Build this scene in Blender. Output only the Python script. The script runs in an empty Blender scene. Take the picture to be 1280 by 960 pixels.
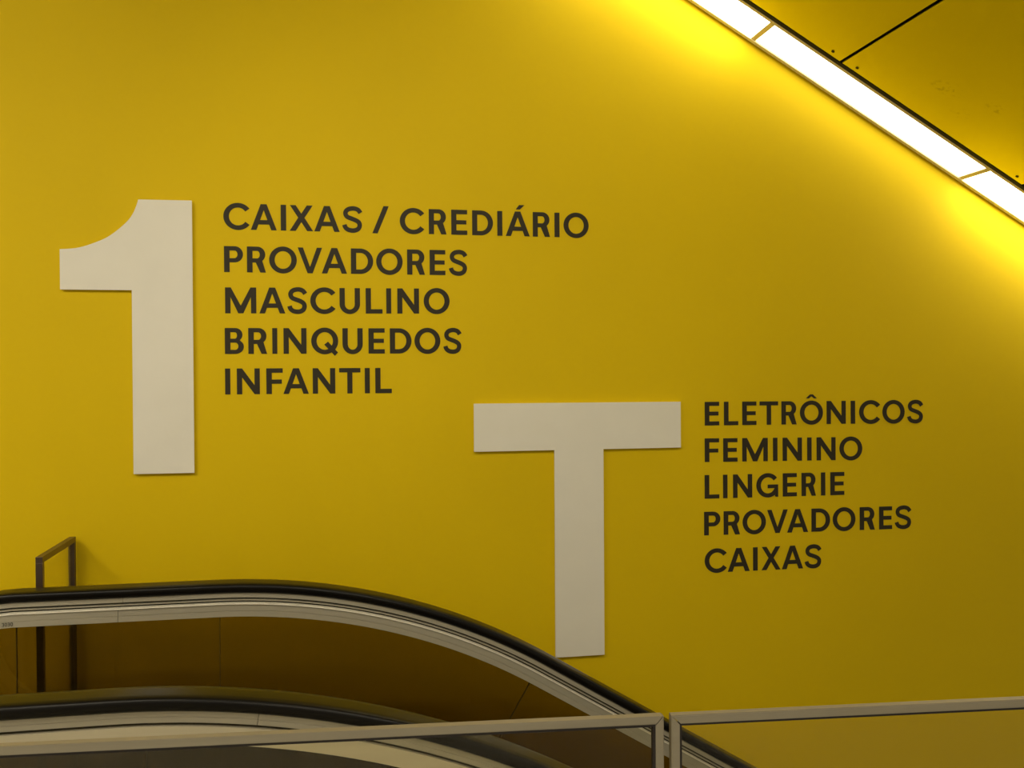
import bpy, bmesh, math, random
from math import sin, cos, pi, radians, sqrt
from mathutils import Vector, Matrix
from mathutils.geometry import tessellate_polygon
random.seed(7)
S = bpy.context.scene
COL = S.collection

# ---------------------------------------------------------------- camera
EYE = 1.65
cam_d = bpy.data.cameras.new('camera'); cam = bpy.data.objects.new('camera', cam_d); COL.objects.link(cam)
_r = Vector((0.98318, -0.182525, -0.0064)); _u = Vector((0.007935, 0.007681, 0.999939)); _f = Vector((0.182465, 0.983171, -0.009))
cam.matrix_world = Matrix(((_r.x, _u.x, -_f.x, 0), (_r.y, _u.y, -_f.y, 0), (_r.z, _u.z, -_f.z, EYE), (0, 0, 0, 1)))
cam_d.sensor_width = 36; cam_d.lens = 1190 / 1280 * 36; cam_d.clip_start = 0.05
S.camera = cam
# ---------------------------------------------------------------- world, exposure
W = bpy.data.worlds.new('world'); S.world = W; W.use_nodes = True
bg = W.node_tree.nodes['Background']; bg.inputs[0].default_value = (1.0, 0.92, 0.74, 1); bg.inputs[1].default_value = 0.375
S.view_settings.view_transform = 'Standard'; S.view_settings.look = 'None'
S.view_settings.exposure = 0.0; S.view_settings.gamma = 1.0; S.view_settings.use_curve_mapping = False
S.cycles.transparent_max_bounces = 20
S.cycles.max_bounces = 8
S.cycles.diffuse_bounces = 4
LAMP = 31.0          # store ceiling lights
STRIP = (1.0, 8.6, 3.9, 9.0, 5.0)   # strip diffusers above the escalator

# ---------------------------------------------------------------- materials
def mat(name, col, rough=.5, metal=0, spec=.5, coat=0, var=None, bump=None, emit=None):
    m = bpy.data.materials.new(name); m.use_nodes = True
    nt = m.node_tree; N = nt.nodes; L = nt.links; b = N['Principled BSDF']
    b.inputs['Base Color'].default_value = (*col, 1); b.inputs['Roughness'].default_value = rough
    b.inputs['Metallic'].default_value = metal; b.inputs['Specular IOR Level'].default_value = spec
    if coat: b.inputs['Coat Weight'].default_value = coat; b.inputs['Coat Roughness'].default_value = .15
    if emit: b.inputs['Emission Color'].default_value = (*emit[0], 1); b.inputs['Emission Strength'].default_value = emit[1]
    tc = N.new('ShaderNodeTexCoord')
    if var:     # scale, amount, stretch
        n = N.new('ShaderNodeTexNoise'); n.inputs['Scale'].default_value = var[0]; n.inputs['Detail'].default_value = 3
        mp = N.new('ShaderNodeMapping'); mp.inputs['Scale'].default_value = var[2] if len(var) > 2 else (1, 1, 1)
        L.new(tc.outputs['Object'], mp.inputs[0]); L.new(mp.outputs[0], n.inputs[0])
        r = N.new('ShaderNodeValToRGB'); a = var[1]
        r.color_ramp.elements[0].position = .3; r.color_ramp.elements[1].position = .7
        r.color_ramp.elements[0].color = (*[c * (1 - a) for c in col], 1); r.color_ramp.elements[1].color = (*[min(1, c * (1 + a)) for c in col], 1)
        L.new(n.outputs[0], r.inputs[0]); L.new(r.outputs[0], b.inputs['Base Color'])
    if bump:    # scale, strength, stretch
        n = N.new('ShaderNodeTexNoise'); n.inputs['Scale'].default_value = bump[0]; n.inputs['Detail'].default_value = 4
        mp = N.new('ShaderNodeMapping'); mp.inputs['Scale'].default_value = bump[2] if len(bump) > 2 else (1, 1, 1)
        L.new(tc.outputs['Object'], mp.inputs[0]); L.new(mp.outputs[0], n.inputs[0])
        bp = N.new('ShaderNodeBump'); bp.inputs['Strength'].default_value = bump[1]; bp.inputs['Distance'].default_value = .002
        L.new(n.outputs[0], bp.inputs['Height']); L.new(bp.outputs[0], b.inputs['Normal'])
    return m

def glass(name, tint, ior=1.45, rough=.02):
    m = bpy.data.materials.new(name); m.use_nodes = True; nt = m.node_tree; N = nt.nodes; L = nt.links
    N.remove(N['Principled BSDF']); out = N['Material Output']
    t = N.new('ShaderNodeBsdfTransparent'); t.inputs[0].default_value = (*tint, 1)
    g = N.new('ShaderNodeBsdfGlossy'); g.inputs[0].default_value = (1, 1, 1, 1); g.inputs['Roughness'].default_value = rough
    fr = N.new('ShaderNodeFresnel'); ge = N.new('ShaderNodeNewGeometry')
    mr = N.new('ShaderNodeMapRange'); mr.inputs['To Min'].default_value = ior; mr.inputs['To Max'].default_value = 1 / ior
    L.new(ge.outputs['Backfacing'], mr.inputs['Value']); L.new(mr.outputs[0], fr.inputs[0])     # same reflectance on the way in and out of the pane
    mx = N.new('ShaderNodeMixShader'); L.new(fr.outputs[0], mx.inputs[0]); L.new(t.outputs[0], mx.inputs[1]); L.new(g.outputs[0], mx.inputs[2])
    L.new(mx.outputs[0], out.inputs[0]); return m

M = dict(
    yellow=mat('yellow_paint', (.72, .505, .0025), .6, spec=.12, var=(1.3, .02), bump=(60, .12)),
    sign=mat('cream_sign_board', (.80, .765, .66), .55, spec=.3, var=(6, .02), bump=(90, .1)),
    edge=mat('sign_edge', (.72, .69, .58), .6),
    vinyl=mat('charcoal_vinyl', (.031, .025, .013), .55, spec=.22),
    rubber=mat('black_rubber', (.005, .004, .003), .32, spec=.18, var=(3, .2)),
    alu=mat('brushed_aluminium', (.55, .51, .40), .42, metal=.5, var=(8, .025, (.3, 1, 8)), bump=(40, .02, (.05, 1, 4))),
    bright=mat('highlight_edge_metal', (.88, .83, .70), .35, metal=.2),  # trim lip metal, lightened so its colour carries the highlight line
    alu_d=mat('dull_aluminium', (.40, .365, .285), .42, metal=.5, var=(8, .03, (.3, 1, 8))),
    alu_b=mat('satin_aluminium', (.60, .54, .40), .40, metal=.5, var=(8, .025, (.3, 1, 8))),
    groove=mat('shadow_gap', (.05, .042, .022), .6, metal=.3),
    steel=mat('champagne_stainless', (.29, .255, .18), .5, metal=.25, var=(10, .05, (.3, .3, 6)), bump=(60, .06, (.1, .1, 4))),
    bronze=mat('dark_bronze_steel', (.14, .10, .075), .35, metal=.8, var=(8, .1)),
    gasket=mat('black_gasket', (.015, .010, .008), .6),
    tint=glass('bronze_tinted_glass', (.48, .42, .25), 1.55),
    clear=glass('clear_guard_glass', (.965, .955, .88), 1.28),
    seal=mat('joint_sealant', (.05, .038, .01), .7),
    ink=mat('black_print', (.02, .018, .015), .6),
    frame=mat('champagne_lamp_frame', (.74, .66, .40), .5, metal=.1),
    black=mat('black_gap_channel', (.008, .006, .004), .8),
    screw=mat('black_screw', (.02, .014, .01), .5, metal=.5),
    floor=mat('grey_floor_tile', (.42, .39, .33), .3, var=(4, .06)),
    grout=mat('floor_grout', (.16, .15, .13), .8),
    ceil=mat('ceiling_paint', (.62, .60, .55), .8, var=(3, .02)),
    step=mat('step_metal', (.16, .15, .13), .6, metal=.2),
    comb=mat('comb_yellow', (.7, .5, .03), .5),
    clad=mat('truss_cladding', (.34, .31, .25), .4, metal=.7, var=(6, .05)),
)
def emitter(i, v): return mat('lamp_diffuser_glow_%d' % i, (.9, .88, .8), .5, emit=((1.0, .93, .72), v))

def soffit_mat():
    m = mat('soffit_yellow_panel', (.76, .70, .010), .34, metal=.75, spec=.4, var=(1.2, .03), bump=(30, .06))
    nt = m.node_tree; N = nt.nodes; L = nt.links; b = N['Principled BSDF']
    tc = [n for n in N if n.type == 'TEX_COORD'][0]
    src = b.inputs['Base Color'].links[0].from_socket
    last = src
    for (cx, cy, rad, amt) in ((.955, 3.30, .055, .55), (1.0, 3.27, .05, .5), (1.15, 3.22, .045, .6), (1.105, 3.37, .05, .3)):
        sub = N.new('ShaderNodeVectorMath'); sub.operation = 'SUBTRACT'; sub.inputs[1].default_value = (cx, cy, 0)
        L.new(tc.outputs['Object'], sub.inputs[0])
        ln = N.new('ShaderNodeVectorMath'); ln.operation = 'LENGTH'; L.new(sub.outputs[0], ln.inputs[0])
        mr = N.new('ShaderNodeMapRange'); mr.inputs['From Min'].default_value = rad; mr.inputs['From Max'].default_value = 0.0
        mr.inputs['To Min'].default_value = 0; mr.inputs['To Max'].default_value = 1; L.new(ln.outputs['Value'], mr.inputs['Value'])
        nz = N.new('ShaderNodeTexNoise'); nz.inputs['Scale'].default_value = 45; nz.inputs['Detail'].default_value = 3; L.new(tc.outputs['Object'], nz.inputs[0])
        th = N.new('ShaderNodeMapRange'); th.inputs['From Min'].default_value = .52; th.inputs['From Max'].default_value = .72
        L.new(nz.outputs[0], th.inputs['Value'])
        ml = N.new('ShaderNodeMath'); ml.operation = 'MULTIPLY'; L.new(mr.outputs[0], ml.inputs[0]); L.new(th.outputs[0], ml.inputs[1])
        m2 = N.new('ShaderNodeMath'); m2.operation = 'MULTIPLY'; m2.inputs[1].default_value = amt; L.new(ml.outputs[0], m2.inputs[0])
        mx = N.new('ShaderNodeMix'); mx.data_type = 'RGBA'; L.new(m2.outputs[0], mx.inputs[0]); L.new(last, mx.inputs[6]); mx.inputs[7].default_value = (.16, .12, .02, 1)
        last = mx.outputs[2]
    L.new(last, b.inputs['Base Color']); return m
M['soffit'] = soffit_mat()

# ---------------------------------------------------------------- mesh helpers
def link(name, me, m, parent=None):
    o = bpy.data.objects.new(name, me); COL.objects.link(o)
    if m is not None and not me.materials: me.materials.append(m)
    if parent: o.parent = parent
    return o
def obj(name, bm, m, parent=None, smooth=False):
    bmesh.ops.recalc_face_normals(bm, faces=bm.faces)
    me = bpy.data.meshes.new(name); bm.to_mesh(me); bm.free()
    if smooth:
        for p in me.polygons: p.use_smooth = True
    return link(name, me, m, parent)
def box(bm, lo, hi, bev=0.0, mtx=None):
    vs = [bm.verts.new(Vector((x, y, z))) for x in (lo[0], hi[0]) for y in (lo[1], hi[1]) for z in (lo[2], hi[2])]
    fs = [bm.faces.new([vs[i] for i in q]) for q in ((0, 1, 3, 2), (4, 6, 7, 5), (0, 4, 5, 1), (2, 3, 7, 6), (0, 2, 6, 4), (1, 5, 7, 3))]
    if bev:
        es = list({e for f in fs for e in f.edges})
        r = bmesh.ops.bevel(bm, geom=es, offset=bev, segments=2, affect='EDGES', profile=.5)
        vs = list({v for f in r['faces'] for v in f.verts} | {v for v in vs if v.is_valid})
    if mtx is not None:
        for v in vs: v.co = mtx @ v.co
    return bm
def boxo(name, lo, hi, m, parent=None, bev=0.0, mtx=None):
    return obj(name, box(bmesh.new(), lo, hi, bev, mtx), m, parent)
def thing(name, label, cat, loc=(0, 0, 0), group=None):
    o = bpy.data.objects.new(name, None); COL.objects.link(o); o.location = loc; o.empty_display_size = .1
    o['label'] = label; o['category'] = cat
    if group: o['group'] = group
    return o
def tag(o, label, cat, group=None):
    o['label'] = label; o['category'] = cat
    if group: o['group'] = group
    return o
def struct(o): o['kind'] = 'structure'; return o
def poly_prism(bm, loops, y_front, y_back):
    """loops in (x, z): first the outline, then holes; extruded from y_front (towards the viewer) to y_back."""
    pts = [Vector((x, z, 0)) for lp in loops for x, z in lp]
    tris = tessellate_polygon([[Vector((x, z, 0)) for x, z in lp] for lp in loops])
    F = [bm.verts.new((p.x, y_front, p.y)) for p in pts]; B = [bm.verts.new((p.x, y_back, p.y)) for p in pts]
    for t in tris:
        if len(set(t)) < 3: continue
        try:
            bm.faces.new([F[i] for i in t]); bm.faces.new([B[i] for i in reversed(t)])
        except ValueError: pass
    k = 0
    for lp in loops:
        n = len(lp)
        for i in range(n):
            a, b = k + i, k + (i + 1) % n
            bm.faces.new((F[a], F[b], B[b], B[a]))
        k += n

# ---------------------------------------------------------------- the wall and the shell
WY = 3.80
struct(boxo('wall_back', (-5, WY, -3.2), (7.2, WY + .2, 5.2), M['yellow']))
# ---- floors (tiles as parts only where one could look down on them)
struct(boxo('floor', (-5, -4.0, -.30), (7.2, 1.96, -.012), M['grout']))
struct(boxo('floor', (-5, 1.96, -.30), (-1.00, WY, -.012), M['grout'])).name = 'floor_landing'
struct(boxo('floor', (-5, -4.0, -3.3), (7.2, WY, -3.2), M['floor'])).name = 'floor_lower'
fl = bpy.data.objects['floor']; fl2 = bpy.data.objects['floor_landing']
tm = None
def tiles(par, x0, x1, y0, y1, s=.6):
    global tm
    ny = int(round((y1 - y0) / s)); nx = int(round((x1 - x0) / s)); sx = (x1 - x0) / nx; sy = (y1 - y0) / ny
    bm = bmesh.new(); box(bm, (-sx / 2 + .002, -sy / 2 + .002, -.012), (sx / 2 - .002, sy / 2 - .002, 0))
    me = None
    for i in range(nx):
        for j in range(ny):
            if me is None:
                o = obj('tile', bm, M['floor'], par); me = o.data
            else: o = link('tile', me, None, par)
            o.location = (x0 + (i + .5) * sx, y0 + (j + .5) * sy, 0)
tiles(fl, -4.4, 7.0, -2.24, 1.96)
tiles(fl2, -3.4, -1.0, 1.99, 3.79)
# ---- store ceiling over the viewer
struct(boxo('ceiling', (-5, -4.0, 3.55), (7.2, 1.75, 3.70), M['ceil']))
struct(boxo('ceiling', (-5, 1.75, 4.42), (-.55, WY, 4.6), M['ceil'])).name = 'ceiling_upper'

# ---------------------------------------------------------------- sloped soffit with lamp strip
A = Vector((1.4658, 0, 3.2184)); ang = radians(29.65)
SM = Matrix.Translation(A) @ Matrix.Rotation(ang, 4, 'Y')       # local x runs down the slope, z is up out of the soffit
def sobj(name, lo, hi, m, parent, bev=0.0):
    o = boxo(name, lo, hi, m, parent, bev); return o
S0, S1 = -2.30, 4.4
sof = thing('soffit', 'sloping yellow panelled soffit of the upper escalator flight beside the light strip', 'ceiling', (0, 0, 0))
sof.matrix_world = SM
sobj('backing', (S0, 2.0, .03), (S1, 3.566, .10), M['black'], sof)
sobj('side_panel', (S0, 1.96, -.006), (S1, 2.0, .60), M['yellow'], sof)
jt = .633; pitch = .953; k = -4
edges = []
while jt + k * pitch < S1 + pitch:
    edges.append(jt + k * pitch); k += 1
for i in range(len(edges) - 1):
    a, b = max(edges[i], S0), min(edges[i + 1], S1)
    if b - a < .05: continue
    a += .0065; b -= .0065
    p = sobj('soffit_panel', (a, 2.0, 0), (b, 3.5445, .006), M['soffit'], sof, .0012)
    for sx in (a + .054, b - .054):
        bm = bmesh.new(); bmesh.ops.create_cone(bm, cap_ends=True, segments=14, radius1=.0065, radius2=.0065, depth=.004, matrix=Matrix.Translation((sx, 3.511, -.001)))
        obj('screw', bm, M['screw'], p)
        bm = bmesh.new(); bmesh.ops.create_cone(bm, cap_ends=True, segments=14, radius1=.0065, radius2=.0065, depth=.004, matrix=Matrix.Translation((sx, 2.05, -.001)))
        obj('screw', bm, M['screw'], p)
# light strip: frame rails + cross bars + glowing diffusers
ls = thing('light_strip', 'long glowing white light strip running down between yellow wall and soffit', 'light', (0, 0, 0)); ls.matrix_world = SM
sobj('frame_rail', (S0, 3.770, -.006), (S1, 3.792, .03), M['frame'], ls, .001)
sobj('frame_rail', (S0, 3.572, -.002), (S1, 3.590, .03), M['frame'], ls, .001)
sobj('shadow_channel', (S0, 3.548, -.0015), (S1, 3.5695, .028), M['black'], ls)
sobj('housing', (S0, 3.58, .05), (S1, 3.79, .12), M['frame'], ls)
ds = [.3197 + k * 1.1205 for k in range(-3, 5)]
for d in ds:
    if S0 < d < S1: sobj('cross_bar', (d - .011, 3.5885, -.002), (d + .011, 3.7715, .026), M['frame'], ls, .001)
bnds = [S0] + [d for d in ds if S0 < d < S1] + [S1]
for i in range(len(bnds) - 1):
    a, b = bnds[i] + .010, bnds[i + 1] - .010
    c = (a + b) / 2
    j = 0 if c < -.85 else 1 if c < .3 else 2 if c < 1.4 else 3 if c < 2.6 else 4
    sobj('diffuser', (a, 3.5885, .002), (b, 3.7715, .012), emitter(i, STRIP[j]), ls)

# ---------------------------------------------------------------- big characters
k_ = (WY - .018) / WY
def wp(x, z): return (x * k_, EYE + (z - EYE) * k_)
def crom(P, n=6):
    out = []
    for i in range(len(P) - 1):
        p0 = P[max(i - 1, 0)]; p1 = P[i]; p2 = P[i + 1]; p3 = P[min(i + 2, len(P) - 1)]
        for j in range(n):
            t = j / n
            out.append(tuple(.5 * (2 * p1[q] + (-p0[q] + p2[q]) * t + (2 * p0[q] - 5 * p1[q] + 4 * p2[q] - p3[q]) * t * t + (-p0[q] + 3 * p1[q] - 3 * p2[q] + p3[q]) * t ** 3) for q in (0, 1)))
    out.append(P[-1]); return out
one = crom([(-1.0063, 2.1315), (-.9378, 2.1390), (-.8586, 2.1688), (-.8135, 2.1975), (-.7684, 2.2390), (-.7478, 2.2680), (-.7345, 2.2985), (-.7268, 2.3240)])
one += [(-.5330, 2.3250), (-.5330, 1.2850), (-.7531, 1.2860), (-.7531, 1.9815), (-1.0063, 1.9815)]
tee = [(.548, 1.5370), (1.4248, 1.5350), (1.4248, 1.3430), (1.0880, 1.3430), (1.0880, .4905), (.8805, .4905), (.8805, 1.3430), (.548, 1.3430)]
def board(name, pts, label):
    pts = [wp(*p) for p in pts]
    cx = sum(p[0] for p in pts) / len(pts); cz = min(p[1] for p in pts)
    t = thing(name, label, 'sign', (cx, WY, cz))
    lp = [(x - cx, z - cz) for x, z in pts]
    bm = bmesh.new(); poly_prism(bm, [lp], -.018, -.0145); obj('face_board', bm, M['sign'], t)
    ins = []
    n = len(lp)
    for i in range(n):      # backing, 2.5 mm inside the face
        a = Vector(lp[i - 1]); b = Vector(lp[i]); c = Vector(lp[(i + 1) % n])
        e1 = (b - a).normalized(); e2 = (c - b).normalized(); n1 = Vector((e1.y, -e1.x)); n2 = Vector((e2.y, -e2.x))
        m = (n1 + n2); m = m / max(m.dot(n1), .3) if m.length > 1e-6 else n1
        ins.append(tuple(b + m * .0025))
    bm = bmesh.new(); poly_prism(bm, [ins], -.0145, 0); obj('backing', bm, M['edge'], t)
    return t
board('numeral_sign', one, 'large cream numeral 1 fixed to the yellow wall at the left')
board('letter_sign', tee, 'large cream letter T on the yellow wall above the handrail')

# ---------------------------------------------------------------- lettering
def arc(cx, cy, rx, ry, a0, a1, n=18):
    return [(cx + rx * cos(radians(a0 + (a1 - a0) * i / n)), cy + ry * sin(radians(a0 + (a1 - a0) * i / n))) for i in range(n + 1)]
def stroke(P, h):
    L_, R_ = [], []
    for i, p in enumerate(P):
        a = P[max(i - 1, 0)]; b = P[min(i + 1, len(P) - 1)]; dx, dy = b[0] - a[0], b[1] - a[1]; l = sqrt(dx * dx + dy * dy)
        L_.append((p[0] - dy / l * h, p[1] + dx / l * h)); R_.append((p[0] + dy / l * h, p[1] - dx / l * h))
    return L_ + R_[::-1]
s, b_ = .207, .172
def g_O(w, extra=()): return [[arc(w / 2, .5, w / 2, .522, 0, 355, 71), arc(w / 2, .5, w / 2 - s, .522 - .178, 0, 355, 71)]] + list(extra)
def glyph(c, w):
    """returns a list of groups; each group = [outline, hole, ...]; w = width in cap heights"""
    if c == 'I': return [[[(0, 0), (0, 1), (w, 1), (w, 0)]]]
    if c == '/': return [[[(0, -.02), (w - .21, 1.06), (w, 1.06), (.21, -.02)]]]
    if c == 'E': return [[[(0, 0), (0, 1), (w, 1), (w, 1 - b_), (s, 1 - b_), (s, .585), (w * .95, .585), (w * .95, .42), (s, .42), (s, b_), (w, b_), (w, 0)]]]
    if c == 'F': return [[[(0, 0), (0, 1), (w, 1), (w, 1 - b_), (s, 1 - b_), (s, .565), (w * .94, .565), (w * .94, .40), (s, .40), (s, 0)]]]
    if c == 'L': return [[[(0, 0), (0, 1), (s, 1), (s, .17), (w, .17), (w, 0)]]]
    if c == 'T': return [[[(w / 2 - .1, 0), (w / 2 - .1, 1 - b_), (0, 1 - b_), (0, 1), (w, 1), (w, 1 - b_), (w / 2 + .1, 1 - b_), (w / 2 + .1, 0)]]]
    if c == 'N': return [[[(0, 0), (0, 1), (.20, 1), (w - .2, .35), (w - .2, 1), (w, 1), (w, 0), (w - .20, 0), (.2, .65), (.2, 0)]]]
    if c == 'M': return [[[(0, 0), (0, 1), (.215, 1), (w / 2, .30), (w - .215, 1), (w, 1), (w, 0), (w - .2, 0), (w - .2, .63), (w / 2 + .095, 0), (w / 2 - .095, 0), (.2, .63), (.2, 0)]]]
    if c in 'AÁ':
        g = [[[(0, 0), (.385 * w, 1), (.615 * w, 1), (w, 0), (.785 * w, 0), (.705 * w, .215), (.295 * w, .215), (.215 * w, 0)], [(.36 * w, .385), (.5 * w, .77), (.64 * w, .385)]]]
        if c == 'Á': g.append([[(.42 * w, 1.085), (.56 * w, 1.265), (.79 * w, 1.265), (.59 * w, 1.085)]])
        return g
    if c == 'V': return [[[(0, 1), (.215 * w, 1), (.5 * w, .25), (.785 * w, 1), (w, 1), (.605 * w, 0), (.395 * w, 0)]]]
    if c == 'X': return [[[(0, 0), (.365 * w, .515), (.015 * w, 1), (.265 * w, 1), (.5 * w, .675), (.735 * w, 1), (.985 * w, 1), (.635 * w, .515), (w, 0), (.745 * w, 0), (.5 * w, .345), (.255 * w, 0)]]]
    if c == 'O': return g_O(w)
    if c == 'Ô': return g_O(w, [[[(.26 * w, 1.115), (.44 * w, 1.29), (.56 * w, 1.29), (.74 * w, 1.115), (.61 * w, 1.115), (.5 * w, 1.205), (.39 * w, 1.115)]]])
    if c == 'Q': return g_O(w, [[[(.48 * w, .355), (.62 * w, .475), (w * .99, .045), (.87 * w, -.085)]]])
    if c == 'C':
        rx = w / 1.0 * .555
        return [[arc(rx, .5, rx, .522, 37, 323, 48) + arc(rx, .5, rx - s, .344, 323 + 2, 37 - 2, 48)]]
    if c == 'G':
        rx = w * .53
        return [[arc(rx, .5, rx, .522, 38, 312, 48) + [(w - .135, .12), (w - .125, 0), (w, 0), (w, .53), (rx * .98, .53), (rx * .98, .375), (w - .19, .375)] + arc(rx, .5, rx - s, .344, 338, 36, 48)]]
    if c == 'D': return [[[(0, 0), (0, 1)] + arc(w * .42, .5, w * .58, .5, 90, -90, 30), [(s, b_)] + arc(w * .42, .5, w * .58 - s, .5 - b_, -90, 90, 30) + [(s, 1 - b_)]]]
    if c == 'P': return [[[(0, 0), (0, 1)] + arc(w * .56, .69, w * .44, .31, 90, -90, 24) + [(s, .38), (s, 0)], [(s, .54)] + arc(w * .54, .6875, w * .46 - s, .1475, -90, 90, 24) + [(s, .835)]]]
    if c == 'R': return [[[(0, 0), (0, 1)] + arc(w * .55, .695, w * .42, .305, 90, -52, 24) + [(w, 0), (w * .70, 0), (w * .46, .385), (s, .385), (s, 0)], [(s, .545)] + arc(w * .53, .69, w * .44 - s, .145, -90, 90, 24) + [(s, .835)]]]
    if c == 'B': return [[[(0, 0), (0, 1)] + arc(w * .55, .74, w * .38, .26, 90, -52, 20) + arc(w * .55, .28, w * .45, .28, 52, -90, 20),
                          [(s, .59)] + arc(w * .53, .713, w * .40 - s, .123, -90, 90, 20) + [(s, .836)], [(s, .16)] + arc(w * .54, .298, w * .46 - s, .138, -90, 90, 20) + [(s, .436)]]]
    if c == 'U': return [[[(0, 1), (s, 1)] + arc(w / 2, .37, w / 2 - s, .215, 180, 360, 24) + [(w - s, 1), (w, 1)] + arc(w / 2, .37, w / 2, .392, 0, -180, 30)]]
    if c == 'S':
        P = [(.905, .765), (.80, .875), (.66, .925), (.50, .935), (.30, .895), (.185, .80), (.18, .69), (.27, .595), (.46, .535), (.66, .475), (.82, .39), (.865, .27), (.80, .145), (.66, .08), (.49, .065), (.29, .10), (.165, .185), (.115, .29)]
        P = crom([(x * w, y) for x, y in P], 3)
        o = stroke(P, .088)
        x0 = min(p[0] for p in o); x1 = max(p[0] for p in o)
        return [[[((x - x0) / (x1 - x0) * w, y) for x, y in o]]]
    raise KeyError(c)
LINES = [
('CAIXAS/CREDIÁRIO', 2.218, -0.194, -0.0032, 0.1006, [-0.4177, -0.32, -0.3158, -0.2183, -0.2032, -0.1826, -0.1696, -0.0804, -0.0758, 0.0216, 0.0314, 0.1099, 0.1483, 0.2135, 0.2564, 0.3538, 0.3717, 0.4425, 0.4618, 0.5261, 0.5463, 0.631, 0.6487, 0.6694, 0.6832, 0.7824, 0.7954, 0.8671, 0.8859, 0.907, 0.9238, 1.03]),
('PROVADORES', 2.0541, -0.414, -0.0008, 0.0996, [-0.4164, -0.3458, -0.3312, -0.2605, -0.2482, -0.1436, -0.1399, -0.0468, -0.0486, 0.0491, 0.064, 0.1506, 0.1624, 0.2666, 0.2843, 0.3549, 0.3738, 0.4369, 0.4507, 0.526]),
('MASCULINO', 1.8957, -0.409, 0.0043, 0.1002, [-0.4139, -0.2978, -0.2864, -0.1888, -0.1813, -0.1052, -0.0936, 0.0034, 0.0188, 0.0982, 0.1203, 0.186, 0.2008, 0.2203, 0.2443, 0.3305, 0.349, 0.4528]),
('BRINQUEDOS', 1.7395, -0.417, 0.0009, 0.0994, [-0.4162, -0.3454, -0.329, -0.2586, -0.2388, -0.2201, -0.1965, -0.1093, -0.0913, 0.0126, 0.029, 0.1075, 0.13, 0.1936, 0.2137, 0.2994, 0.3112, 0.4144, 0.4263, 0.5005]),
('INFANTIL', 1.5839, -0.407, -0.0011, 0.0985, [-0.4166, -0.3971, -0.373, -0.287, -0.2626, -0.2005, -0.1987, -0.1017, -0.0867, -0.0001, 0.0151, 0.0976, 0.1144, 0.1341, 0.1554, 0.2201]),
('ELETRÔNICOS', 1.4335, 1.531, -0.0041, 0.0999, [1.5312, 1.596, 1.6172, 1.6817, 1.6998, 1.764, 1.7786, 1.8635, 1.8786, 1.9487, 1.9639, 2.0712, 2.0884, 2.1784, 2.2019, 2.2227, 2.2417, 2.3421, 2.3528, 2.46, 2.472, 2.5502]),
('FEMININO', 1.2793, 1.53, -0.0092, 0.1001, [1.5305, 1.5949, 1.6132, 1.6774, 1.6991, 1.8152, 1.839, 1.8596, 1.8835, 1.9726, 1.9971, 2.0176, 2.0411, 2.1299, 2.148, 2.256]),
('LINGERIE', 1.1242, 1.537, -0.0034, 0.099, [1.5294, 1.5949, 1.6118, 1.6316, 1.6568, 1.7434, 1.7623, 1.8622, 1.8836, 1.9482, 1.9701, 2.0371, 2.0607, 2.0809, 2.1046, 2.1705]),
('PROVADORES', 0.9691, 1.529, -0.0042, 0.0983, [1.5262, 1.5988, 1.6139, 1.6872, 1.6991, 1.8055, 1.8113, 1.9058, 1.9032, 2.0, 2.016, 2.1029, 2.1153, 2.2226, 2.2431, 2.3149, 2.3356, 2.3979, 2.411, 2.4916]),
('CAIXAS', 0.8105, 1.539, -0.0, 0.0993, [1.5279, 1.6272, 1.6315, 1.7307, 1.746, 1.7671, 1.7847, 1.872, 1.8782, 1.9763, 1.9833, 2.0621]),
]
LAB = ['charcoal wall lettering reading CAIXAS / CREDIÁRIO, top line beside the numeral 1',
       'charcoal wall lettering reading PROVADORES, second line beside the numeral 1',
       'charcoal wall lettering reading MASCULINO, middle line beside the numeral 1',
       'charcoal wall lettering reading BRINQUEDOS, fourth line beside the numeral 1',
       'charcoal wall lettering reading INFANTIL, lowest line beside the numeral 1',
       'charcoal wall lettering reading ELETRÔNICOS, top line beside the letter T',
       'charcoal wall lettering reading FEMININO, second line beside the letter T',
       'charcoal wall lettering reading LINGERIE, middle line beside the letter T',
       'charcoal wall lettering reading PROVADORES, fourth line beside the letter T',
       'charcoal wall lettering reading CAIXAS, lowest line beside the letter T']
for li, (txt, z0, xr, sl, h, X) in enumerate(LINES):
    t = thing('wall_lettering', LAB[li], 'lettering', (X[0], WY, z0), 'store directory words on the yellow wall')
    h = .0998
    for i, ch in enumerate(txt):
        xa, xb = X[2 * i], X[2 * i + 1]; w = (xb - xa) / h
        bm = bmesh.new()
        for gi, grp in enumerate(glyph(ch, w)):
            poly_prism(bm, [[(xa - X[0] + px * h, sl * (xa + px * h - xr) + py * h) for px, py in lp] for lp in grp], -.0015 - .00012 * gi, 0)
        obj('slash' if ch == '/' else 'letter', bm, M['vinyl'], t)

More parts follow.
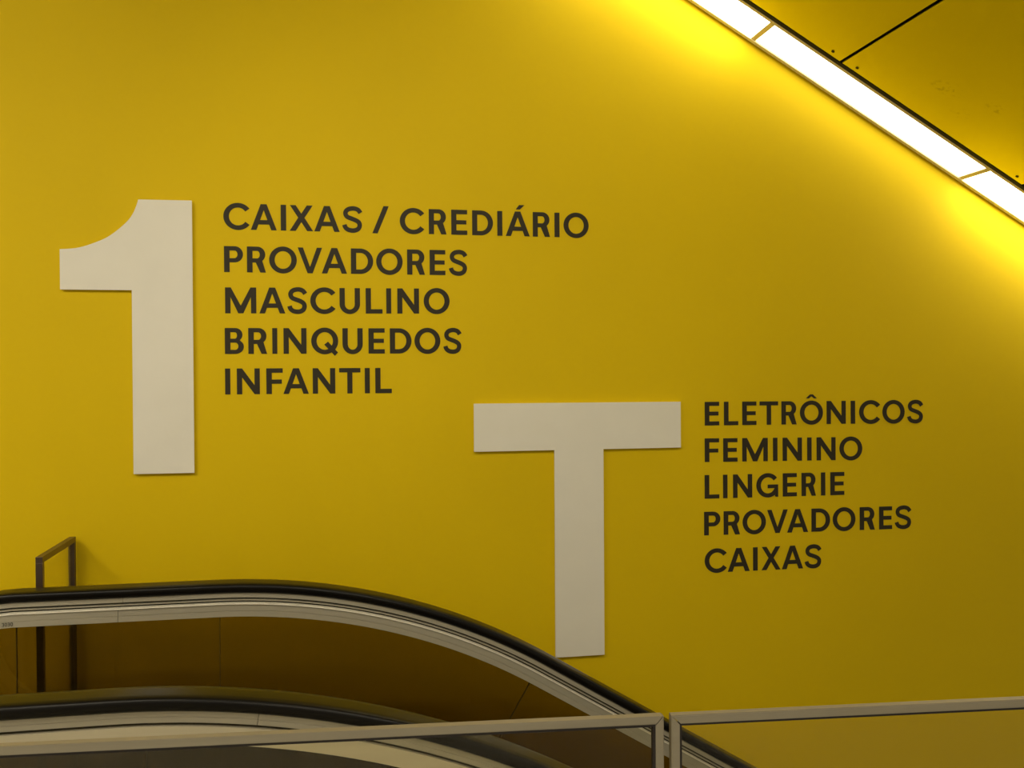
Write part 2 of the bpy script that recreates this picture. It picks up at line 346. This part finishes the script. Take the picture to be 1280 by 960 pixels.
# ---------------------------------------------------------------- escalator
TH = radians(30.85); R = 2.15
def make_path(X0, xn):
    """top line of the handrail: list of (x, z, nx, nz, kind); n points outwards (up)"""
    P = []
    rn = .40; zt = .985
    for i in range(22):                                        # newel
        a = radians(250 - (250 - 90) * i / 22)
        P.append((xn + rn * cos(a), zt - rn + rn * sin(a), cos(a), sin(a), 'n'))
    n = 10
    for i in range(n): P.append((xn + (X0 - xn) * i / n, zt, 0, 1, 'f'))
    n = 30
    for i in range(n + 1):
        a = TH * i / n; P.append((X0 + R * sin(a), zt - R * (1 - cos(a)), sin(a), cos(a), 'c'))
    x1, z1 = P[-1][0], P[-1][1]
    zl = -2.215                                                # handrail at the lower landing
    T = R * math.tan(TH / 2)
    tot = (z1 - zl) / sin(TH) - T
    n = 24
    for i in range(1, n + 1): P.append((x1 + tot * cos(TH) * i / n, z1 - tot * sin(TH) * i / n, sin(TH), cos(TH), 'i'))
    x2, z2 = P[-1][0], P[-1][1]
    n = 20
    for i in range(1, n + 1):
        a = TH * (1 - i / n)
        P.append((x2 + R * (sin(TH) - sin(a)), zl + R * (1 - cos(a)), sin(a), cos(a), 'b'))
    P.append((P[-1][0] + .6, zl, 0, 1, 'e'))
    return P
def plen(P):
    L_ = [0]
    for i in range(1, len(P)): L_.append(L_[-1] + math.hypot(P[i][0] - P[i - 1][0], P[i][1] - P[i - 1][1]))
    return L_
def at(P, L_, sx):
    for i in range(1, len(P)):
        if L_[i] >= sx or i == len(P) - 1:
            t = (sx - L_[i - 1]) / (L_[i] - L_[i - 1]); a, b = P[i - 1], P[i]
            q = [a[k] + (b[k] - a[k]) * t for k in range(4)]; l = math.hypot(q[2], q[3]); return (q[0], q[1], q[2] / l, q[3] / l)
def s_of_x(P, L_, x):          # arc length where the top line passes x (upper half of the newel onwards)
    for i in range(12, len(P)):
        if P[i][0] >= x: t = (x - P[i - 1][0]) / (P[i][0] - P[i - 1][0]); return L_[i - 1] + (L_[i] - L_[i - 1]) * t
def sub(P, L_, s0, s1, extra=()):
    out = [at(P, L_, s0)] + [P[i][:4] for i in range(len(P)) if s0 + 1e-4 < L_[i] < s1 - 1e-4] + [at(P, L_, s1)]
    return out
def sweep(bm, pts, sec, Y):
    """sec: closed outline of (y, depth below the handrail top)"""
    rings = [[bm.verts.new((x - nx * d, Y + y, z - nz * d)) for y, d in sec] for x, z, nx, nz in pts]
    n = len(sec)
    for a, b in zip(rings, rings[1:]):
        for i in range(n): bm.faces.new((a[i], a[(i + 1) % n], b[(i + 1) % n], b[i]))
    for r, rev in ((rings[0], False), (rings[-1], True)):
        idx = tessellate_polygon([[Vector((y, d, 0)) for y, d in sec]])
        for t in idx:
            if len(set(t)) == 3:
                try: bm.faces.new([r[i] for i in (t if not rev else t[::-1])])
                except ValueError: pass
HR = [(-.038, .001), (-.02, 0), (.02, 0), (.038, .001), (.0435, .0045), (.0455, .011), (.0455, .020), (.0435, .026), (.038, .030), (.024, .031), (-.024, .031), (-.038, .030), (-.0435, .026), (-.0455, .020), (-.0455, .011), (-.0435, .0045)]
def rect(y0, y1, d0, d1): return [(y0, d0), (y1, d0), (y1, d1), (y0, d1)]
esc = thing('escalator', 'escalator descending to the right with black handrails and bronze tinted glass sides', 'escalator', (0, 0, 0))
def balustrade(Y, X0, xn, inner, up_joints, lo_joints, glass_b, label):
    P = make_path(X0, xn); L_ = plen(P); Lt = L_[-1]
    root = bpy.data.objects.new('balustrade', None); COL.objects.link(root); root.parent = esc; root['label'] = label
    bm = bmesh.new(); sweep(bm, sub(P, L_, 0, Lt), HR, Y); o = obj('handrail', bm, M['rubber'], root, True); o['label'] = 'black rubber handrail'
    f = inner      # -1: the tread side faces the viewer, +1: the outside does
    def seg(name, secs, joints, m):
        B = [.03] + [s_of_x(P, L_, j) for j in joints] + [Lt - .01]
        for a, b in zip(B, B[1:]):
            bm = bmesh.new()
            for sc in secs: sweep(bm, sub(P, L_, a + .0006, b - .0006), sc, Y)
            obj(name, bm, m, root)
    if f < 0:      # profile facing the viewer on its tread side
        seg('upper_trim', [rect(-.034, .034, .0315, .0455)], up_joints, M['alu'])
        seg('trim_ridge', [rect(-.036, .035, .0515, .0550)], [], M['alu'])
        seg('shadow_gap', [rect(-.024, .024, .0455, .0625)], [], M['groove'])
        seg('highlight_edge', [[(-.030, .0605), (-.045, .0630), (-.0455, .0655), (-.030, .0655)]], [], M['bright'])  # lip of the lower trim, its highlight painted in with a lighter colour
        seg('lower_trim', [[(-.033, .0612), (.036, .0610), (.036, .106), (-.040, .106), (-.040, .0890), (-.0375, .0886), (-.0375, .0860), (-.040, .0860), (-.040, .0665), (-.0405, .0640)]], lo_joints, M['alu'])
    else:
        seg('upper_trim', [[(-.035, .0315), (.034, .0315), (.034, .055), (-.035, .055), (-.035, .0445), (-.0338, .0437), (-.0338, .0427), (-.035, .0420)]], up_joints, M['alu_d'])
        seg('shadow_gap', [rect(-.026, .026, .055, .0625)], [], M['groove'])
        seg('lower_trim', [[(-.038, .0620), (.038, .0620), (.038, .100), (-.038, .100)]], lo_joints, M['alu_b'])
    # glass panels
    G0 = s_of_x(P, L_, xn + .0005)
    B = [(G0, G0)] + [(s_of_x(P, L_, a), s_of_x(P, L_, b)) for a, b in glass_b]
    while B[-1][0] + 1.15 < Lt: B.append((B[-1][0] + 1.15, B[-1][1] + 1.15))
    B.append((Lt - .01, Lt - .01))
    for (a, a2), (b, b2) in zip(B, B[1:]):
        bm = bmesh.new(); n = 14; rows = []
        a += .0007; a2 += .0007; b -= .0007; b2 -= .0007
        for i in range(n + 1):
            t = at(P, L_, a + (b - a) * i / n); q = at(P, L_, a2 + (b2 - a2) * i / n)
            top = (t[0] - t[2] * .10, t[1] - t[3] * .10); bot = (q[0] - q[2] * .775, q[1] - q[3] * .775)
            rows.append([bm.verts.new((p[0], Y + y, p[1])) for p in (top, bot) for y in (-.005, .005)])
        for r0, r1 in zip(rows, rows[1:]):
            for i, j in ((0, 1), (1, 3), (3, 2), (2, 0)): bm.faces.new((r0[i], r0[j], r1[j], r1[i]))
        for r in (rows[0], rows[-1]): bm.faces.new((r[0], r[1], r[3], r[2]))
        obj('glass_panel', bm, M['tint'], root)
    for (a, a2) in B[:-1]:        # dark seal in each glass joint
        t = at(P, L_, a); q = at(P, L_, a2); bm = bmesh.new(); vs = []
        for p, dd in ((t, .10), (q, .775)):
            tx, tz = p[3], -p[2]
            for e in (-.0007, .0007):
                for y in (-.0045, .0045): vs.append(bm.verts.new((p[0] - p[2] * dd + tx * e, Y + y, p[1] - p[3] * dd + tz * e)))
        for f4 in ((0, 1, 3, 2), (4, 6, 7, 5), (0, 4, 5, 1), (2, 3, 7, 6), (0, 2, 6, 4), (1, 5, 7, 3)): bm.faces.new([vs[i] for i in f4])
        obj('joint_seal', bm, M['seal'], root)
    # rounded newel glass
    bm = bmesh.new(); cz = .585; out = [(xn, .215), (xn, .885)] + [(xn + .30 * cos(radians(a)), cz + .30 * sin(radians(a))) for a in range(98, 233, 8)]
    out.append((xn - .17, .215))
    poly_prism(bm, [out], Y - .005, Y + .005); obj('newel_glass', bm, M['tint'], root)
    # deck, skirt and cladding below the glass
    D = sub(P, L_, G0, Lt)
    D = [(xn - .36, .985, 0, 1)] + D
    bm = bmesh.new(); sweep(bm, D, rect(-.085, .085, .770, .790), Y); obj('deck', bm, M['alu'], root)
    iy = -.085 if f < 0 else .065
    bm = bmesh.new(); sweep(bm, D, rect(iy, iy + .02, .790, 1.10), Y); obj('skirt_panel', bm, M['clad'], root)
    oy = .065 if f < 0 else -.085
    D2 = sub(P, L_, s_of_x(P, L_, -.93), Lt)
    bm = bmesh.new(); sweep(bm, D2, rect(oy, oy + .02, .790, 1.55), Y); obj('truss_cladding', bm, M['clad'], root)
    bm = bmesh.new(); box(bm, (xn - .37, Y - .09, 0), (xn - .01, Y + .09, .1945), .006); obj('newel_base', bm, M['clad'], root)
    return P, L_, root
PF, LF, far = balustrade(3.215, -.385, -.99, -1, [-.667], [-.680], [(-.375, -.375), (.71, .71)], 'far balustrade, next to the wall')
PN, LN, near = balustrade(2.125, -.475, -1.09, 1, [-.1615], [], [(-.3966, -.3966), (.62, .62)], 'near balustrade, next to the guard rail')
def find(root, name): return [c for c in root.children if c.name.split('.')[0] == name]
# serial number printed on the far lower trim
fc = bpy.data.curves.new('serial_number', 'FONT'); fc.body = '3030'; fc.size = .0165; fc.extrude = .0003; fc.align_x = 'CENTER'
fo = bpy.data.objects.new('serial_number', fc); COL.objects.link(fo); 
fo.matrix_world = Matrix.Translation((-1.003, 3.1742, .8835)) @ Matrix.Rotation(radians(-3), 4, 'Y') @ Matrix.Rotation(pi / 2, 4, 'X')
fc.materials.append(M['ink'])
sn = bpy.data.objects.new('serial_number', bpy.data.meshes.new_from_object(fo)); COL.objects.link(sn); sn.parent = far; sn.matrix_world = fo.matrix_world.copy()
bpy.data.objects.remove(fo); sn.name = 'serial_number'
# steps, combs, landing plate, truss floor
yA, yB = 2.125 + .09, 3.215 - .09
def stp(x, z, first=[None]):
    if first[0] is None:
        bm = bmesh.new(); box(bm, (0, yA, -.03), (.400, yB, 0))
        n = 26
        for i in range(n):
            y = yA + (yB - yA) * (i + .25) / n; box(bm, (0.004, y, 0), (.396, y + (yB - yA) / n * .5, .008))
        box(bm, (.385, yA, -.24), (.400, yB, -.03))
        o = obj('step', bm, M['step'], esc); first[0] = o.data
    else: o = link('step', first[0], None, esc)
    o.location = (x, 0, z)
for i in range(2): stp(-.90 + .405 * i, -.008)
for i in range(13): stp(-.09 + .405 * i, -.05 - .2418 * i if i else -.05)
boxo('landing_plate', (-2.3, yA, -.05), (-.905, yB, .003), M['step'], esc, .002)
boxo('comb', (-.96, yA, .003), (-.90, yB, .009), M['comb'], esc, .001)

# ---------------------------------------------------------------- glass guard panels in front
gx, gy = .6378, 1.8435 - .075 * .6378
gdir = Vector((1, -.075, 0)).normalized()
def guard(x0, x1, label, zt=.980, w=.0165, dpt=.020, open_right=False):
    """frame from x0 to x1 measured along X"""
    t = thing('glass_guard', label, 'guard rail', ((x0 + x1) / 2, 1.8435 - .075 * (x0 + x1) / 2, 0), 'framed glass guards along the floor edge')
    t.rotation_euler = (0, 0, math.atan2(gdir.y, gdir.x))
    hl = (x1 - x0) / 2 / gdir.x
    def mitre(pa, pb, name):
        """square tube as a mitred prism in local XZ: pa/pb = outer/inner quads"""
        bm = bmesh.new(); poly_prism(bm, [[pa[0], pa[1], pb[1], pb[0]]], -dpt, 0)
        es = [e for e in bm.edges if e.calc_length() > .2]
        bmesh.ops.bevel(bm, geom=es, offset=.0018, segments=2, affect='EDGES')
        return obj(name, bm, M['steel'], t)
    z0 = .03
    o = [(-hl, z0), (-hl, zt), (hl, zt), (hl, z0)]; i_ = [(-hl + w, z0 + w), (-hl + w, zt - w), (hl - w, zt - w), (hl - w, z0 + w)]
    g = .00025
    mitre((o[0], (o[1][0], o[1][1] - g)), (i_[0], (i_[1][0], i_[1][1] - g)), 'post')
    mitre(((o[1][0] + g, o[1][1]), (o[2][0] - g, o[2][1])), ((i_[1][0] + g, i_[1][1]), (i_[2][0] - g, i_[2][1])), 'top_rail')
    mitre(((o[2][0], o[2][1] - g), o[3]), ((i_[2][0], i_[2][1] - g), i_[3]), 'post')
    mitre((o[3], o[0]), (i_[3], i_[0]), 'bottom_rail')
    # gasket and pane
    bm = bmesh.new(); q = .0050; a = hl - w; zt2 = zt - w; zb = z0 + w
    poly_prism(bm, [[(-a, zb), (-a, zt2), (a, zt2), (a, zb)], [(-a + q, zb + q), (-a + q, zt2 - q), (a - q, zt2 - q), (a - q, zb + q)]], -.0175, -.003)
    obj('gasket', bm, M['gasket'], t)
    bm = bmesh.new(); box(bm, (-a + q, -.013, zb + q), (a - q, -.007, zt2 - q)); obj('glass_pane', bm, M['clear'], t)
    for sx in (-hl + .15, hl - .15):
        bm = bmesh.new(); box(bm, (sx - .04, -.018, 0), (sx + .04, -.002, z0 + .002), .001); obj('foot_bracket', bm, M['steel'], t)
    return t
guard(-1.35, .6300, 'framed glass guard left of the gap, in front of the lower handrail')
guard(.6452, 2.625, 'framed glass guard right of the gap, in front of the bare yellow wall')

# ---- short guard between the far balustrade and the wall
st = thing('wall_guard', 'short dark bronze framed guard between the escalator and the yellow wall', 'guard rail', (-.965, 3.57, 0))
zt = 1.061 - 0; w = .020
ya, yb = 3.365 - 3.57, 3.775 - 3.57
boxo('post', (-.011, ya, 0), (.011, ya + .020, zt - w), M['bronze'], st, .0006)
boxo('post', (-.011, yb - .020, 0), (.011, yb, zt - w), M['bronze'], st, .0006)
boxo('top_rail', (-.011, ya, zt - w + .0002), (.011, yb, zt), M['bronze'], st, .0006)
boxo('glass_pane', (-.003, ya + .0205, .05), (.003, yb - .0205, zt - w - .001), M['clear'], st)

# ---------------------------------------------------------------- store ceiling lights (behind the viewer)
def store_light(x, y, i, label, k=1.0, sx=1.2, sy=.3):
    t = thing('ceiling_light', label, 'light', (x, y, 3.55), 'store ceiling lights')
    bm = bmesh.new()
    for a, b in (((-sx / 2, -sy / 2, -.03), (sx / 2, -sy / 2 + .02, 0)), ((-sx / 2, sy / 2 - .02, -.03), (sx / 2, sy / 2, 0)), ((-sx / 2, -sy / 2 + .02, -.03), (-sx / 2 + .02, sy / 2 - .02, 0)), ((sx / 2 - .02, -sy / 2 + .02, -.03), (sx / 2, sy / 2 - .02, 0))): box(bm, a, b)
    obj('lamp_frame', bm, M['frame'], t)
    boxo('diffuser', (-sx / 2 + .021, -sy / 2 + .021, -.022), (sx / 2 - .021, sy / 2 - .021, -.012), mat('store_lamp_%d' % i, (.9, .88, .8), emit=((1, .90, .70), LAMP * k)), t)
for i, (x, y, k) in enumerate([(-2.9, 1.1, 2.2), (-1.2, .2, 1.0), (1.0, .2, .7), (-2.9, -1.2, 1.0), (3.0, -1.2, .5), (.4, -1.6, 1.0)]):
    store_light(x, y, i, ['ceiling light nearest the landing at the left', 'ceiling light just left of the viewer', 'ceiling light just right of the viewer', 'ceiling light behind the viewer at the left', 'ceiling light behind the viewer at the right', 'ceiling light straight behind the viewer'][i], k)

# ---- track spots washing the yellow wall
def track_spot(x, y, tx, tz, power, label, ang_=70):
    t = thing('track_spotlight', label, 'light', (x, y, 3.55), 'track spotlights behind the viewer')
    boxo('mount', (-.05, -.05, -.03), (.05, .05, 0), M['black'], t, .004)
    v = (Vector((tx, WY, tz)) - Vector((x, y, 3.40))).normalized()
    q = v.to_track_quat('-Z', 'Y').to_matrix().to_4x4(); m = Matrix.Translation((0, 0, -.15)) @ q
    bm = bmesh.new()
    prof = [(.052, .10), (.058, .09), (.058, -.06), (.054, -.065), (.048, -.06), (.046, -.02), (.02, .0)]
    rings = [[bm.verts.new(m @ Vector((r * cos(2 * pi * k / 24), r * sin(2 * pi * k / 24), z))) for k in range(24)] for r, z in prof]
    for a, b in zip(rings, rings[1:]):
        for k in range(24): bm.faces.new((a[k], a[(k + 1) % 24], b[(k + 1) % 24], b[k]))
    bm.faces.new(rings[0]); bm.faces.new(rings[-1])
    box(bm, (-.008, -.008, -.12), (.008, .008, -.03))
    obj('lamp_head', bm, M['black'], t)
    ld = bpy.data.lights.new('spot', 'SPOT'); ld.energy = power; ld.color = (1, .90, .70); ld.spot_size = radians(ang_); ld.spot_blend = 1.0; ld.shadow_soft_size = .045
    lo = bpy.data.objects.new('lamp_beam', ld); COL.objects.link(lo); lo.parent = t; lo.matrix_local = m @ Matrix.Translation((0, 0, -.07))
track_spot(-1.9, .6, -1.5, 2.5, 90, 'black track spotlight aimed at the numeral 1')
track_spot(.2, .9, .75, 2.15, 82, 'black track spotlight aimed at the letter T')
